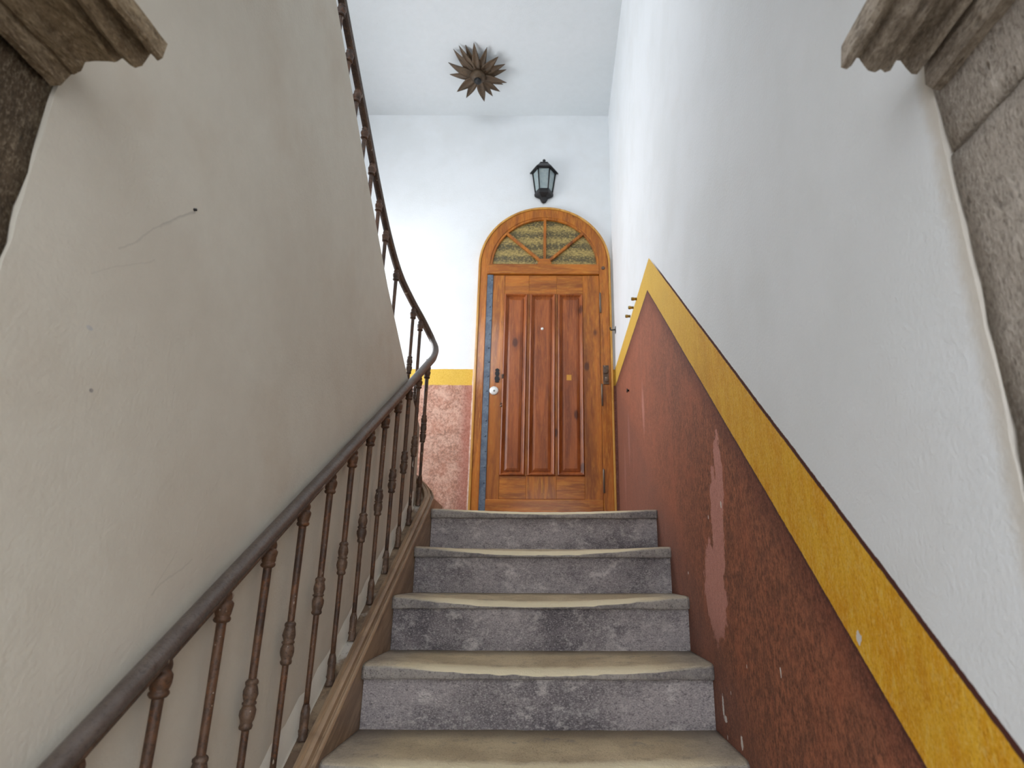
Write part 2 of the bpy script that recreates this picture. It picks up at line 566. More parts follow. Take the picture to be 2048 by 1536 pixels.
class MB:
    """collects shapes (in scene coordinates) for one mesh object"""

    def __init__(self):
        self.v, self.f, self.s = [], [], []

    def face_list(self, vs, fs, smooth=False):
        n = len(self.v)
        self.v += [tuple(p) for p in vs]
        self.f += [tuple(i + n for i in q) for q in fs]
        self.s += [smooth] * len(fs)
        return self

    def box(self, x0, x1, y0, y1, z0, z1):
        vs = [(x, y, z) for z in (z0, z1) for y in (y0, y1) for x in (x0, x1)]
        return self.face_list(vs, [(0, 2, 3, 1), (4, 5, 7, 6), (0, 1, 5, 4), (2, 6, 7, 3), (0, 4, 6, 2), (1, 3, 7, 5)])

    def lathe(self, prof, center, seg=20, axis='z', cap=True):
        """prof: (radius, height) from bottom to top"""
        vs, fs = [], []
        for r, h in prof:
            for i in range(seg):
                a = 2 * math.pi * i / seg
                p = (r * math.cos(a), r * math.sin(a), h)
                if axis == 'x':
                    p = (h, p[0], p[1])
                if axis == 'y':
                    p = (p[0], h, p[1])
                vs.append((p[0] + center[0], p[1] + center[1], p[2] + center[2]))
        for j in range(len(prof) - 1):
            for i in range(seg):
                k = (i + 1) % seg
                fs.append((j * seg + i, j * seg + k, (j + 1) * seg + k, (j + 1) * seg + i))
        if cap:
            fs.append(tuple(range(seg - 1, -1, -1)))
            fs.append(tuple((len(prof) - 1) * seg + i for i in range(seg)))
        return self.face_list(vs, fs, True)

    def tube(self, pts, sec, closed_ends=True, upv=(0, 0, 1), scale=None):
        """sweep a closed section (u across, v up) along pts"""
        vs, fs = [], []
        n = len(sec)
        for i, p in enumerate(pts):
            p = Vector(p)
            a = Vector(pts[max(i - 1, 0)])
            b = Vector(pts[min(i + 1, len(pts) - 1)])
            t = (b - a).normalized()
            sd = t.cross(Vector(upv)).normalized()
            w = sd.cross(t)
            k = scale[i] if scale else 1
            for u, q in sec:
                vs.append(p + sd * u * k + w * q * k)
        for i in range(len(pts) - 1):
            for j in range(n):
                k = (j + 1) % n
                fs.append((i * n + j, i * n + k, (i + 1) * n + k, (i + 1) * n + j))
        if closed_ends:
            fs.append(tuple(range(n - 1, -1, -1)))
            fs.append(tuple((len(pts) - 1) * n + j for j in range(n)))
        return self.face_list(vs, fs, True)

    def build(self, name, mat, parent=None, loc=None, bevel=0, smooth=None, **kw):
        """mesh object; vertices are in scene coordinates, origin at loc (or the parent's)"""
        me = bpy.data.meshes.new(name)
        o = bpy.data.objects.new(name, me)
        po = parent.matrix_world.translation if False else None
        base = Vector((0, 0, 0))
        q = parent
        while q is not None:
            base += Vector(q.location)
            q = q.parent
        org = Vector(loc) if loc is not None else base
        me.from_pydata([Vector(p) - org for p in self.v], [], self.f)
        for pl, s in zip(me.polygons, self.s):
            pl.use_smooth = s if smooth is None else smooth
        bm = bmesh.new()
        bm.from_mesh(me)
        bmesh.ops.remove_doubles(bm, verts=bm.verts, dist=1e-6)
        bmesh.ops.recalc_face_normals(bm, faces=bm.faces)
        bm.to_mesh(me)
        bm.free()
        me.materials.append(MAT[mat])
        o.parent = parent
        o.location = org - base
        C.objects.link(o)
        if bevel:
            b = o.modifiers.new('bevel', 'BEVEL')
            b.width = bevel
            b.segments = 2
            b.limit_method = 'ANGLE'
            b.angle_limit = R(40)
        return tag(o, kw.get('label'), kw.get('cat'), kw.get('group'), kw.get('kind'))


def nz(x, y, z, s=1.0):
    return mnoise.noise(Vector((x * s, y * s, z * s)))


def struct(mb, name, mat, label, cat, **kw):
    return mb.build(name, mat, kind='structure', label=label, cat=cat, **kw)


# ------------------------------------------------------------------ dimensions
XR = .4348            # right wall
XS = -.5152           # left end of the steps, face of the string
XL = -.590            # face of the wall under the upper flight
XB = -.735            # other side of that wall
XO = -1.78            # outer wall of the stairwell
YD = 4.092            # back wall
ZC = 4.951            # ceiling
G_, R_ = .2661, .1639
Y1, Z1 = 1.5206, EYE - .3989
ZLAND = Z1 + 4 * R_
SLOPE = R_ / G_
NCX, NCY = -.6625, 2.60     # centre of the rounded wall end


def zcurb(y):
    return 1.190 + SLOPE * (y - 1.8)


def ztop(y):          # top of the wall carrying the upper flight
    pts = [(-.3, 3.86), (1.252, 2.848), (1.45, 2.705), (1.64, 2.56), (1.947, 2.345), (2.323, 2.133), (2.60, 1.99)]
    for (a, za), (b, zb) in zip(pts, pts[1:]):
        if y <= b:
            return za + (zb - za) * (y - a) / (b - a)
    return pts[-1][1]


# ------------------------------------------------------------------ room shell
def ragged_wall(x, y0, y1, z0, ztopf, thick, seed, sgn, name, mat, label):
    """wall slab whose near edge has the ragged plaster margin against the stone"""
    ys = [y0, y0 + .02, y0 + .05] + [y0 + .05 + (y1 - y0 - .05) * i / 36 for i in range(1, 37)]
    nzv = 170
    vs, fs = [], []
    for side in (0, 1):
        for i, y in enumerate(ys):
            for k in range(nzv + 1):
                zt = ztopf(y)
                z = z0 + (zt - z0) * k / nzv
                yy = y
                if i == 0:
                    yy = y + .0025 * nz(seed, z, 0, 9) + .003 * nz(seed, z, 3, 45)
                off = .0015 * nz(y, z, seed, 2.4) + (-.001 if i == 0 else 0)
                vs.append((x - sgn * off if side == 0 else x + sgn * thick, yy, z))
    W = nzv + 1
    N = len(ys) * W
    for i in range(len(ys) - 1):
        for k in range(nzv):
            a = i * W + k
            fs.append((a, a + W, a + W + 1, a + 1))
            fs.append((N + a, N + a + 1, N + a + W + 1, N + a + W))
    for i in range(len(ys) - 1):
        for k in (0, nzv):
            a = i * W + k
            fs.append((a, a + W, N + a + W, N + a))
    for i in (0, len(ys) - 1):
        for k in range(nzv):
            a = i * W + k
            fs.append((a, a + 1, N + a + 1, N + a))
    mb = MB().face_list(vs, fs, True)
    o = struct(mb, name, mat, label, 'wall')
    e = o.modifiers.new('split', 'EDGE_SPLIT')
    e.split_angle = R(50)
    return o


ragged_wall(XR, .569, YD + .1, 0, lambda y: ZC + .05, .18, 1.7, 1, 'wall_right', 'painted_plaster_stairs',
            'long white plaster wall to the right of the steps with painted red dado')

# the wall under the upper flight: straight part and rounded end
mb = MB()
ys = [.583, .592, .60] + [.60 + 2.0 * i / 40 for i in range(1, 41)]
NZ = 120
vs, fs = [], []
ring = []
for i, y in enumerate(ys):
    ring.append((XL, y, 0))
for k in range(1, 17):
    a = math.pi * k / 16
    ring.append((NCX + (XL - NCX) * math.cos(a), NCY + (XL - NCX) * math.sin(a), 0))
for y in reversed(ys):
    ring.append((XB, y, 0))
for j, (x, y, _) in enumerate(ring):
    for k in range(NZ + 1):
        zt = ztop(min(y, 2.6))
        z = zt * k / NZ
        yy = y
        if j == 0:
            yy += .0025 * nz(5, z, 0, 9) + .003 * nz(5, z, 3, 45)
        off = .002 * nz(y, z, 4, 2.2) if j < len(ys) else 0
        vs.append((x + off, yy, z))
W = NZ + 1
n = len(ring)
for j in range(n):
    j2 = (j + 1) % n
    for k in range(NZ):
        fs.append((j * W + k, j2 * W + k, j2 * W + k + 1, j * W + k + 1))
m = len(ys)
for j in range(n // 2):
    a, b, c, d = j, j + 1, n - 2 - j, n - 1 - j
    if b < c:
        fs.append((a * W + NZ, b * W + NZ, c * W + NZ, d * W + NZ))
mb.face_list(vs, fs, True)
o = struct(mb, 'wall_left', 'cream_plaster', 'cream plaster wall under the upper flight behind the iron balusters', 'wall')
e = o.modifiers.new('split', 'EDGE_SPLIT')
e.split_angle = R(50)

# back wall
mb = MB()
mb.box(XO - .15, XR + .02, YD, YD + .15, 0, ZC + .05)
struct(mb, 'wall_back', 'painted_plaster_back', 'white back wall around the arched wooden door', 'wall')
# outer wall of the stairwell with its window opening
mb = MB()
wy0, wy1, wz0, wz1 = 2.75, 3.85, 2.30, 3.80
mb.box(XO - .15, XO, -.3, wy0, 0, ZC + .05)
mb.box(XO - .15, XO, wy1, YD, 0, ZC + .05)
mb.box(XO - .15, XO, wy0, wy1, 0, wz0)
mb.box(XO - .15, XO, wy0, wy1, wz1, ZC + .05)
struct(mb, 'wall_outer', 'white_plaster', 'white outer wall of the stairwell beyond the upper flight', 'wall')
mb = MB()
mb.box(XO - .15, XR + .2, -.3, YD + .1, ZC, ZC + .12)
struct(mb, 'ceiling', 'ceiling_plaster', 'white plaster ceiling above the landing', 'ceiling')

# front wall with the arch one looks through
AX, AR, AZ = (XL + XR) / 2, (XR - XL) / 2 + .004, 1.975
mb = MB()
y0, y1 = -.30, .15
wa, wb, wc, wd_ = -1.53, -.735, 3.90, 4.86
mb.box(XO - .15, wa, y0, y1, 0, ZC + .05)
mb.box(wa, XL - .32, y0, y1, 0, wc)
mb.box(wa, wb, y0, y1, wd_, ZC + .05)
mb.box(XR + .32, XR + .6, y0, y1, 0, ZC + .05)
mb.box(XL - .32, wb, y0, y1, AZ, wc)
mb.box(wb, AX - AR, y0, y1, AZ, ZC + .05)
mb.box(AX + AR, XR + .32, y0, y1, AZ, ZC + .05)
pts = [(AX - AR * math.cos(math.pi * i / 32), AZ + AR * math.sin(math.pi * i / 32)) for i in range(33)]
for (xa, za), (xb, zb) in zip(pts, pts[1:]):
    vs = [(xa, y0, za), (xb, y0, zb), (xb, y1, zb), (xa, y1, za), (xa, y0, ZC + .05), (xb, y0, ZC + .05), (xb, y1, ZC + .05), (xa, y1, ZC + .05)]
    mb.face_list(vs, [(0, 1, 2, 3), (0, 4, 5, 1), (3, 2, 6, 7), (4, 7, 6, 5)])
# inner part of the arch, resting on the imposts
ya, yb, zt = .15, .545, 3.0
for (xa, za), (xb, zb) in zip(pts, pts[1:]):
    vs = [(xa, ya, za), (xb, ya, zb), (xb, yb, zb), (xa, yb, za), (xa, ya, zt), (xb, ya, zt), (xb, yb, zt), (xa, yb, zt)]
    mb.face_list(vs, [(0, 1, 2, 3), (0, 4, 5, 1), (3, 2, 6, 7), (4, 7, 6, 5)])
mb.box(XL - .14, AX - AR, ya, yb, 1.98, zt)
mb.box(AX + AR, XR + .14, ya, yb, 1.966, zt)
struct(mb, 'wall_front', 'white_plaster', 'street front wall with the arched opening above the stone piers', 'wall')
mb = MB()
mb.box(XO - .15, XR + .2, -.3, YD, -.12, 0)
struct(mb, 'floor', 'pavement_stone', 'stone floor at the foot of the steps', 'floor')
mb = MB()
mb.box(-6, 6, -6, -.3, -.14, -.02)
struct(mb, 'ground', 'pavement_stone', 'grey street paving outside the arch', 'ground')


# ------------------------------------------------------------------ stone piers with imposts
def grid_box(mb, x0, x1, ya, yb, za, zb, amp, seed, step=.022):
    bm = bmesh.new()
    bmesh.ops.create_cube(bm, size=1)
    for v in bm.verts:
        v.co = Vector(((x0 + x1) / 2 + v.co.x * (x1 - x0), (ya + yb) / 2 + v.co.y * (yb - ya), (za + zb) / 2 + v.co.z * (zb - za)))
    for ax, ln in ((1, yb - ya), (2, zb - za)):
        nseg = max(1, int(ln / step))
        for i in range(1, nseg):
            co = [0, 0, 0]
            co[ax] = (ya, za)[ax - 1] + ln * i / nseg
            no = [0, 0, 0]
            no[ax] = 1
            bmesh.ops.bisect_plane(bm, geom=bm.verts[:] + bm.edges[:] + bm.faces[:], plane_co=co, plane_no=no)
    vs = []
    for v in bm.verts:
        p = v.co
        d = Vector((nz(p.x + seed, p.y, p.z, 24) + .6 * nz(p.x + seed, p.y, p.z, 60), nz(p.x, p.y + 9 + seed, p.z, 26), 0)) * amp
        edge = (abs(p.y - ya) < .004 or abs(p.y - yb) < .004, abs(p.z - za) < .004 or abs(p.z - zb) < .004)
        if any(edge):
            d.x += (.0015 + .002 * nz(p.x, p.y, p.z + seed, 40)) * (1 if x0 > 0 else -1)
        vs.append(p + d)
    bm.verts.index_update()
    fs = [tuple(v.index for v in f.verts) for f in bm.faces]
    mb.face_list(vs, fs, True)
    bm.free()


def cornice(prof, sgn, ya, yb, seed):
    """impost moulding: profile in (x, z), run along the jamb"""
    mb = MB()
    n = 46
    vs, fs = [], []
    P = len(prof)
    for i in range(n + 1):
        y = yb - (yb - ya) * i / n
        for j, (x, z) in enumerate(prof):
            a = .0022 * nz(x * 3 + seed, y, z, 22) + .0016 * nz(x, y + seed, z, 60)
            ye = y
            if i == 0:
                ye += .010 * nz(x, seed, z, 40) - .004
            vs.append((x + a, ye, z + a + (.0035 * max(0, nz(x * 2, y, seed, 35)) if 0 < j < P - 2 else 0)))
    for i in range(n):
        for j in range(P):
            k = (j + 1) % P
            fs.append((i * P + j, i * P + k, (i + 1) * P + k, (i + 1) * P + j))
    fs.append(tuple(range(P)))
    fs.append(tuple(n * P + j for j in range(P - 1, -1, -1)))
    return mb.face_list(vs, fs, False)


profR = [(.331, 1.962), (.331, 1.939), (.336, 1.934), (.341, 1.937), (.345, 1.945), (.350, 1.945), (.353, 1.934), (.358, 1.929), (.366, 1.928),
         (.373, 1.932), (.376, 1.926), (.381, 1.926), (.384, 1.936), (.390, 1.944), (.398, 1.945), (.405, 1.938), (.408, 1.926), (.413, 1.923),
         (.416, 1.937), (.420, 1.937), (.4225, 1.912), (.425, 1.902), (.441, 1.902), (.60, 1.902), (.60, 1.962)]
profL = [(-.462, 1.978), (-.463, 1.957), (-.469, 1.953), (-.474, 1.962), (-.480, 1.969), (-.484, 1.967), (-.486, 1.949), (-.493, 1.945), (-.500, 1.948),
         (-.504, 1.955), (-.507, 1.965), (-.514, 1.965), (-.516, 1.952), (-.520, 1.950), (-.524, 1.954), (-.532, 1.958), (-.545, 1.957), (-.553, 1.952), (-.556, 1.940),
         (-.566, 1.937), (-.571, 1.940), (-.572, 1.916), (-.581, 1.914), (-.585, 1.932), (-.75, 1.932), (-.75, 1.978)]

pr_ = empty('stone_pier', (XR + .1, .2, 0), 'weathered grey stone pier and moulded impost at the right edge, with an open joint', 'pier')
mb = MB()
grid_box(mb, XR + .003, XR + .33, -.30, .566, 0, 1.822, .0028, 3)
grid_box(mb, XR + .002, XR + .33, -.30, .566, 1.8265, 1.91, .0026, 8)
mb.build('shaft', 'jamb_stone', pr_)
cornice(profR, 1, -.30, .560, 2).build('impost_moulding', 'cornice_stone', pr_)
pl_ = empty('stone_pier', (XL - .1, .2, 0), 'dark pitted brown stone pier and moulded impost at the left edge', 'pier')
mb = MB()
grid_box(mb, XL - .33, XL - .004, -.30, .582, 0, 1.94, .002, 5)
mb.build('shaft', 'dark_jamb_stone', pl_)
cornice(profL, -1, -.30, .575, 6).build('impost_moulding', 'dark_cornice_stone', pl_)

# ------------------------------------------------------------------ staircase
st = empty('stone_staircase', (-.04, Y1, 0), 'worn grey stone steps climbing to the arched wooden door', 'staircase')
XM = (XS + XR) / 2
HW = (XR - XS) / 2


def tread(k):
    yk, zk = Y1 + (k - 1) * G_, Z1 + (k - 1) * R_
    depth = G_ + .06
    T = .040
    nx = 96
    dip = (.014, .017, .019, .023, .020)[k % 5] if k >= 1 else .02
    sk = random.Random(k).uniform(-.06, .06)
    prof = [(depth, 0, 0), (.20, 0, .18), (.13, 0, .4), (.08, 0, .62), (.05, 0, .78), (.030, -.0006, .88), (.016, -.002, .95), (.008, -.004, 1), (.003, -.007, 1), (0, -.011, .95),
            (-.0005, -.017, .75), (0, -.025, .4), (.001, -.033, .15), (.002, -T + .002, 0), (.005, -T, 0), (.06, -T, 0), (depth, -T, 0)]
    vs, fs = [], []
    P = len(prof)
    for i in range(nx + 1):
        u = -1 + 2 * i / nx
        x = XM + u * HW
        d = dip * max(0, 1 - (abs(u - sk) / .95) ** 2.0) ** 1.25
        for j, (y, z, w) in enumerate(prof):
            front = 1 if j >= 7 and j <= 14 else 0
            a = nz(x, k * 3.1 + y, z, 13)
            b = nz(x, k * 3.1, z + y, 48)
            dz = -d * w + (.0012 * a + .0008 * b) * (1 if j < 10 else .5)
            dy = front * (d * .25 * w + .0022 * a + .0022 * b + (.006 * max(0, nz(x, k, z, 20) - .35) if 7 <= j <= 12 else 0))
            if 13 <= j <= 15:
                dz += .0025 * nz(x, k, 1, 17)
            e = max(0, abs(u) - .985) / .015
            vs.append((x, yk + y + dy + .004 * e * front, zk + z + dz))
    for i in range(nx):
        for j in range(P):
            q = (j + 1) % P
            fs.append((i * P + j, i * P + q, (i + 1) * P + q, (i + 1) * P + j))
    fs.append(tuple(range(P)))
    fs.append(tuple(nx * P + j for j in range(P - 1, -1, -1)))
    return MB().face_list(vs, fs, True), (XM, yk, zk)


for k in range(-4, 6):
    yk, zk = Y1 + (k - 1) * G_, Z1 + (k - 1) * R_
    # riser block of the step
    vs, fs = [], []
    nx, nzr = 60, 12
    y = yk + .0253
    zb, zt = zk - R_ - .012, zk - .038
    for i in range(nx + 1):
        x = XS + .001 + (XR - XS - .002) * i / nx
        for j in range(nzr + 1):
            z = zb + (zt - zb) * j / nzr
            dy = .0030 * nz(x, k * 2.2, z, 11) + .0015 * nz(x, k, z, 34)
            if j == 0:
                dy -= .004
            vs.append((x, y + dy, z))
    W = nzr + 1
    for i in range(nx):
        for j in range(nzr):
            a = i * W + j
            fs.append((a, a + W, a + W + 1, a + 1))
    mb = MB().face_list(vs, fs, True)
    mb.face_list([(XS + .001, y, zb), (XR - .001, y, zb), (XR - .001, y, zt), (XS + .001, y, zt), (XS + .001, y + G_, zb), (XR - .001, y + G_, zb), (XR - .001, y + G_, zt), (XS + .001, y + G_, zt)],
                 [(0, 4, 7, 3), (1, 2, 6, 5), (3, 7, 6, 2), (4, 5, 6, 7), (0, 1, 5, 4)])
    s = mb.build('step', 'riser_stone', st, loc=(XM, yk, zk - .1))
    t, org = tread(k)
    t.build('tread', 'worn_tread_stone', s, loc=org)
# landing and the winders and flight beyond it
mb = MB()
yl = Y1 + 4 * G_ + G_ + .055
mb.box(XS, XR, yl, YD, ZLAND - .16, ZLAND)
mb.box(XO, XS, NCY + .17, YD, ZLAND - .16, ZLAND - .002)
mb.box(XS - .2, XS + .01, NCY + .05, NCY + .2, ZLAND - .16, ZLAND - .003)
struct(mb, 'floor_landing', 'riser_stone', 'grey stone landing floor in front of the arched door', 'floor')
mb = MB()
p0 = (NCX, NCY + .16)
for q, z0, z1 in (((-.742, YD), ZLAND - .05, ZLAND + R_), ((-1.25, YD), ZLAND + R_, ZLAND + 2 * R_), ((XO, 3.4), ZLAND + 2 * R_, ZLAND + 3 * R_)):
    poly = [p0, q]
    if q[0] > XO:
        poly.append((XO, YD))
    poly += [(XO, NCY), (NCX - .07, NCY)]
    n = len(poly)
    mb.face_list([(x, y, z0) for x, y in poly] + [(x, y, z1) for x, y in poly],
                 [tuple(range(n)), tuple(range(2 * n - 1, n - 1, -1))] + [(i, (i + 1) % n, n + (i + 1) % n, n + i) for i in range(n)])
uf = empty('upper_staircase', (-1.2, 3.0, ZLAND), 'brown winder step starting the upper flight, left of the arched door', 'staircase')
mb.build('winder_steps', 'string_wood', uf)
mb = MB()
for i in range(9):
    za = ZLAND + (3 + i) * R_
    ya = NCY - i * G_
    mb.box(XO, XB - .075, ya - G_ - .02, ya, za - .2, za + R_)
mb.build('upper_steps', 'riser_stone', uf)

# string (curb) that carries the balusters, turning round the end of the wall
RO = XS - NCX           # outer radius of the string


def curb_path():
    P = []
    for i in range(60):
        y = .60 + (NCY - .60) * i / 60
        P.append((0.0, y, zcurb(y), 1))
    za, zb = zcurb(NCY), ztop(2.6) + .01
    for i in range(33):
        a = math.pi * i / 32
        t = i / 32
        h = za + (zb - za) * (t * t * (3 - 2 * t) * .35 + t * .65)
        P.append((a, None, h, 1))
    for i in range(1, 61):
        y = NCY - (NCY - .62) * i / 60
        P.append((math.pi, y, ztop(y) + .01, 1))
    return P


def curb_pt(a, y, r):
    cx, sy = math.cos(a), math.sin(a)
    return (NCX + r * cx, (NCY + r * sy) if y is None else y)


def sweep_curb(sec, half='all', low=None):
    """sec: list of (radius from the wall's middle, height above the curb line)"""
    P = curb_path()
    if half == 'lower':
        P = P[:60 + 33]
    vs, fs = [], []
    n = len(sec)
    for a, y, h, _ in P:
        for r, dz in sec:
            x, yy = curb_pt(a, y, r)
            vs.append((x, yy, h + dz))
    for i in range(len(P) - 1):
        for j in range(n):
            k = (j + 1) % n
            fs.append((i * n + j, i * n + k, (i + 1) * n + k, (i + 1) * n + j))
    fs.append(tuple(range(n)))
    fs.append(tuple((len(P) - 1) * n + j for j in range(n - 1, -1, -1)))
    return MB().face_list(vs, fs, False)


sg = sweep_curb([(RO, -.33), (RO, -.032), (RO - .004, -.028), (RO - .036, -.026), (RO - .060, -.028), (RO - .060, -.33)]).build('string_board', 'string_wood', st)
mo = sweep_curb([(RO + .002, -.026), (RO + .0055, -.022), (RO + .0065, -.015), (RO + .004, -.010), (RO - .001, -.0085), (RO - .0045, -.015), (RO - .0085, -.015), (RO - .0105, -.003), (RO - .015, .000),
                 (RO - .020, .001), (RO - .0225, -.0035), (RO - .0245, -.0035), (RO - .027, .001), (RO - .031, .000), (RO - .036, -.003), (RO - .0375, -.008), (RO - .0375, -.027), (RO - .01, -.030)]).build('moulding', 'string_wood', sg)
for f in mo.data.polygons:
    f.use_smooth = True
e = mo.modifiers.new('split', 'EDGE_SPLIT')
e.split_angle = R(35)
sweep_curb([(RO - .041, -.022), (RO - .076, -.022), (RO - .076, -.06), (RO - .041, -.06)], 'lower').build('ledge', 'string_ledge', sg)
# chipped mortar filling between ledge and wall
P = curb_path()[:60]
vs, fs = [], []
for i, (a, y, h, _) in enumerate(P):
    hh = .045 + .05 * max(0, nz(0, y, 7, 2.1) + .35) + .012 * nz(0, y, 2, 17)
    for r, dz in ((RO - .064 + .004 * nz(1, y, 3, 21), -.0225), (RO - .070, -.018), (RO - .0735, -.012 + hh), (RO - .078, -.012 + hh), (RO - .078, -.03)):
        x, yy = curb_pt(a, y, r)
        vs.append((x, yy, h + dz))
for i in range(len(P) - 1):
    for j in range(4):
        fs.append((i * 5 + j, i * 5 + j + 1, (i + 1) * 5 + j + 1, (i + 1) * 5 + j))
MB().face_list(vs, fs, True).build('mortar_fillet', 'cream_plaster', sg)

# ------------------------------------------------------------------ iron railing
rl = empty('iron_railing', (-.57, 1.5, zcurb(1.5)), 'rusty iron railing of turned balusters with brown handrail curving up at the landing', 'railing')


def catmull(P, n=10):
    out = []
    for i in range(len(P) - 1):
        p0, p1, p2, p3 = (Vector(P[max(i - 1, 0)]), Vector(P[i]), Vector(P[i + 1]), Vector(P[min(i + 2, len(P) - 1)]))
        for k in range(n):
            t = k / n
            out.append(.5 * ((2 * p1) + (-p0 + p2) * t + (2 * p0 - 5 * p1 + 4 * p2 - p3) * t * t + (-p0 + 3 * p1 - 3 * p2 + p3) * t ** 3))
    out.append(Vector(P[-1]))
    return out


def zrail(y):
    return 1.797 + .620 * (y - 1.8)


XRA, XRU = -.563, -.718
ctrl = [(XRA, y, zrail(y)) for y in (.61, .9, 1.2, 1.7, 2.1, 2.4)] + [
    (XRA, 2.58, 2.283), (XRA - .003, 2.69, 2.352), (XRA - .012, 2.755, 2.415), (-.600, 2.775, 2.475), (-.636, 2.70, 2.545), (-.672, 2.60, 2.605),
    (-.698, 2.46, 2.665), (-.712, 2.30, 2.755), (XRU, 2.12, 2.87), (XRU, 1.90, 3.01), (XRU, 1.60, 3.20), (XRU, 1.2, 3.46), (XRU, .62, 3.84)]
path = catmull(ctrl, 8)
sec = []
for i in range(16):
    a = 2 * math.pi * i / 16
    sec.append((.0150 * math.cos(a), .0135 * math.sin(a)))
MB().tube(path, sec).build('handrail', 'rail_paint', rl)
# flat bar under the handrail that the balusters are riveted to
MB().tube([p + Vector((0, 0, -.0145)) for p in path], [(-.011, -.003), (.011, -.003), (.011, .003), (-.011, .003)], upv=(0, 0, 1)).build('rail_bar', 'dark_rusty_iron', rl)


def rail_z_at(x, y):
    best = min(path, key=lambda p: (p.x - x) ** 2 + (p.y - y) ** 2)
    return best


KN = [(.0085, -.054), (.0125, -.051), (.0140, -.046), (.0125, -.041), (.0125, -.038), (.0150, -.031), (.0165, -.022), (.0160, -.012), (.0135, -.005), (.0125, -.002), (.0150, .000), (.0150, .004),
      (.0125, .006), (.0140, .012), (.0158, .020), (.0152, .029), (.0130, .037), (.0120, .041), (.0138, .044), (.0138, .049), (.0115, .052), (.0085, .055)]
TOP = [(.0095, 0), (.0140, .003), (.0165, .009), (.0155, .015), (.0135, .018), (.0150, .023), (.0165, .034), (.0180, .046), (.0178, .054), (.0150, .060), (.0130, .063), (.0145, .069), (.0150, .077), (.0130, .085), (.0100, .093), (.0095, .118)]
FT = [(.0130, 0), (.0138, .004), (.0118, .010), (.0112, .018), (.0125, .023), (.0112, .028), (.0108, .052), (.0122, .056), (.0118, .064), (.0105, .070), (.0085, .077), (.0078, .082)]
KN = [(r * .84, h * .80) for r, h in KN]
TOP = [(r * .84, h * .58) for r, h in TOP]
FT = [(r * .86, h * .92) for r, h in FT]
CACHE = {}


def lathe_mesh(name, prof, mat, jitter=0.0, seed=0):
    mb = MB()
    mb.lathe(prof, (0, 0, 0), 18)
    if jitter:
        mb.v = [(x * (1 + jitter * nz(x * 30 + seed, y * 30, z, 40)), y * (1 + jitter * nz(x * 30, y * 30 + seed, z, 44)), z) for x, y, z in mb.v]
    o = mb.build(name, mat)
    return o


def baluster(x, y, zb, zt, proto):
    """rod with foot, knop and collar; zb on the ledge, zt under the handrail"""
    L = zt - zb
    key = round(L, 2)
    if key not in CACHE:
        L = key
        rod = [(.0062, .06), (.0062, .12), (.0067, L * .5 - .05), (.0072, L * .5 + .05), (.0080, L - .09), (.0082, L - .02)]
        CACHE[key] = lathe_mesh('baluster', rod, 'rusty_iron')
        o = CACHE[key]
    else:
        o = CACHE[key].copy()
        C.objects.link(o)
    o.parent = rl
    base = Vector((x, y, zb)) - Vector(rl.location)
    o.location = base
    rot = (x * 917 + y * 331) % 6.28
    for nm, h in (('foot', 0.0), ('knop', L * .5), ('collar', L - .0665)):
        c = proto[nm].copy()
        C.objects.link(c)
        c.parent = o
        c.location = (0, 0, h)
        c.rotation_euler = (0, 0, rot)
    return o


proto = {'foot': lathe_mesh('foot', FT, 'dark_rusty_iron', .25, 1), 'knop': lathe_mesh('knop', KN, 'dark_rusty_iron', .16, 2), 'collar': lathe_mesh('collar', TOP, 'rusty_iron', .12, 3)}
XBAL = -.567
for i in range(-2, 12):
    y = .966 + .1462 * i
    zb = zcurb(y) - .0225
    baluster(XBAL, y, zb, zrail(y) - .008, proto)
RB = XBAL - NCX
P = curb_path()
for a in (.62, 1.35):
    hh = min(P[60:93], key=lambda p: abs(p[0] - a))[2]
    x, y = NCX + RB * math.cos(a), NCY + RB * math.sin(a)
    q = rail_z_at(x, y)
    baluster(x, y, hh - .0225, q.z - .008, proto)
q = rail_z_at(-.664, 2.625)
baluster(q.x, q.y, ztop(2.6), q.z - .008, proto)
for y in (2.43, 2.264, 2.15, 2.027, 1.91, 1.793, 1.683, 1.575, 1.46):
    q = min(path, key=lambda p: abs(p.y - y) + (10 if p.x > -.68 else 0))
    baluster(q.x, y, ztop(y), q.z - .008, proto)
for o in proto.values():
    bpy.data.objects.remove(o)

# ------------------------------------------------------------------ arched door
dr = empty('door_1', (-.075, YD, ZLAND), 'arched varnished pine door with amber fanlight on the landing', 'door', kind='structure')
dr.location = (-.075, YD, ZLAND)
DC = -.074            # axis of the arch
ZS = 3.575            # springing
RI, RX = .405, .488
YF = YD - .029        # face of the frame


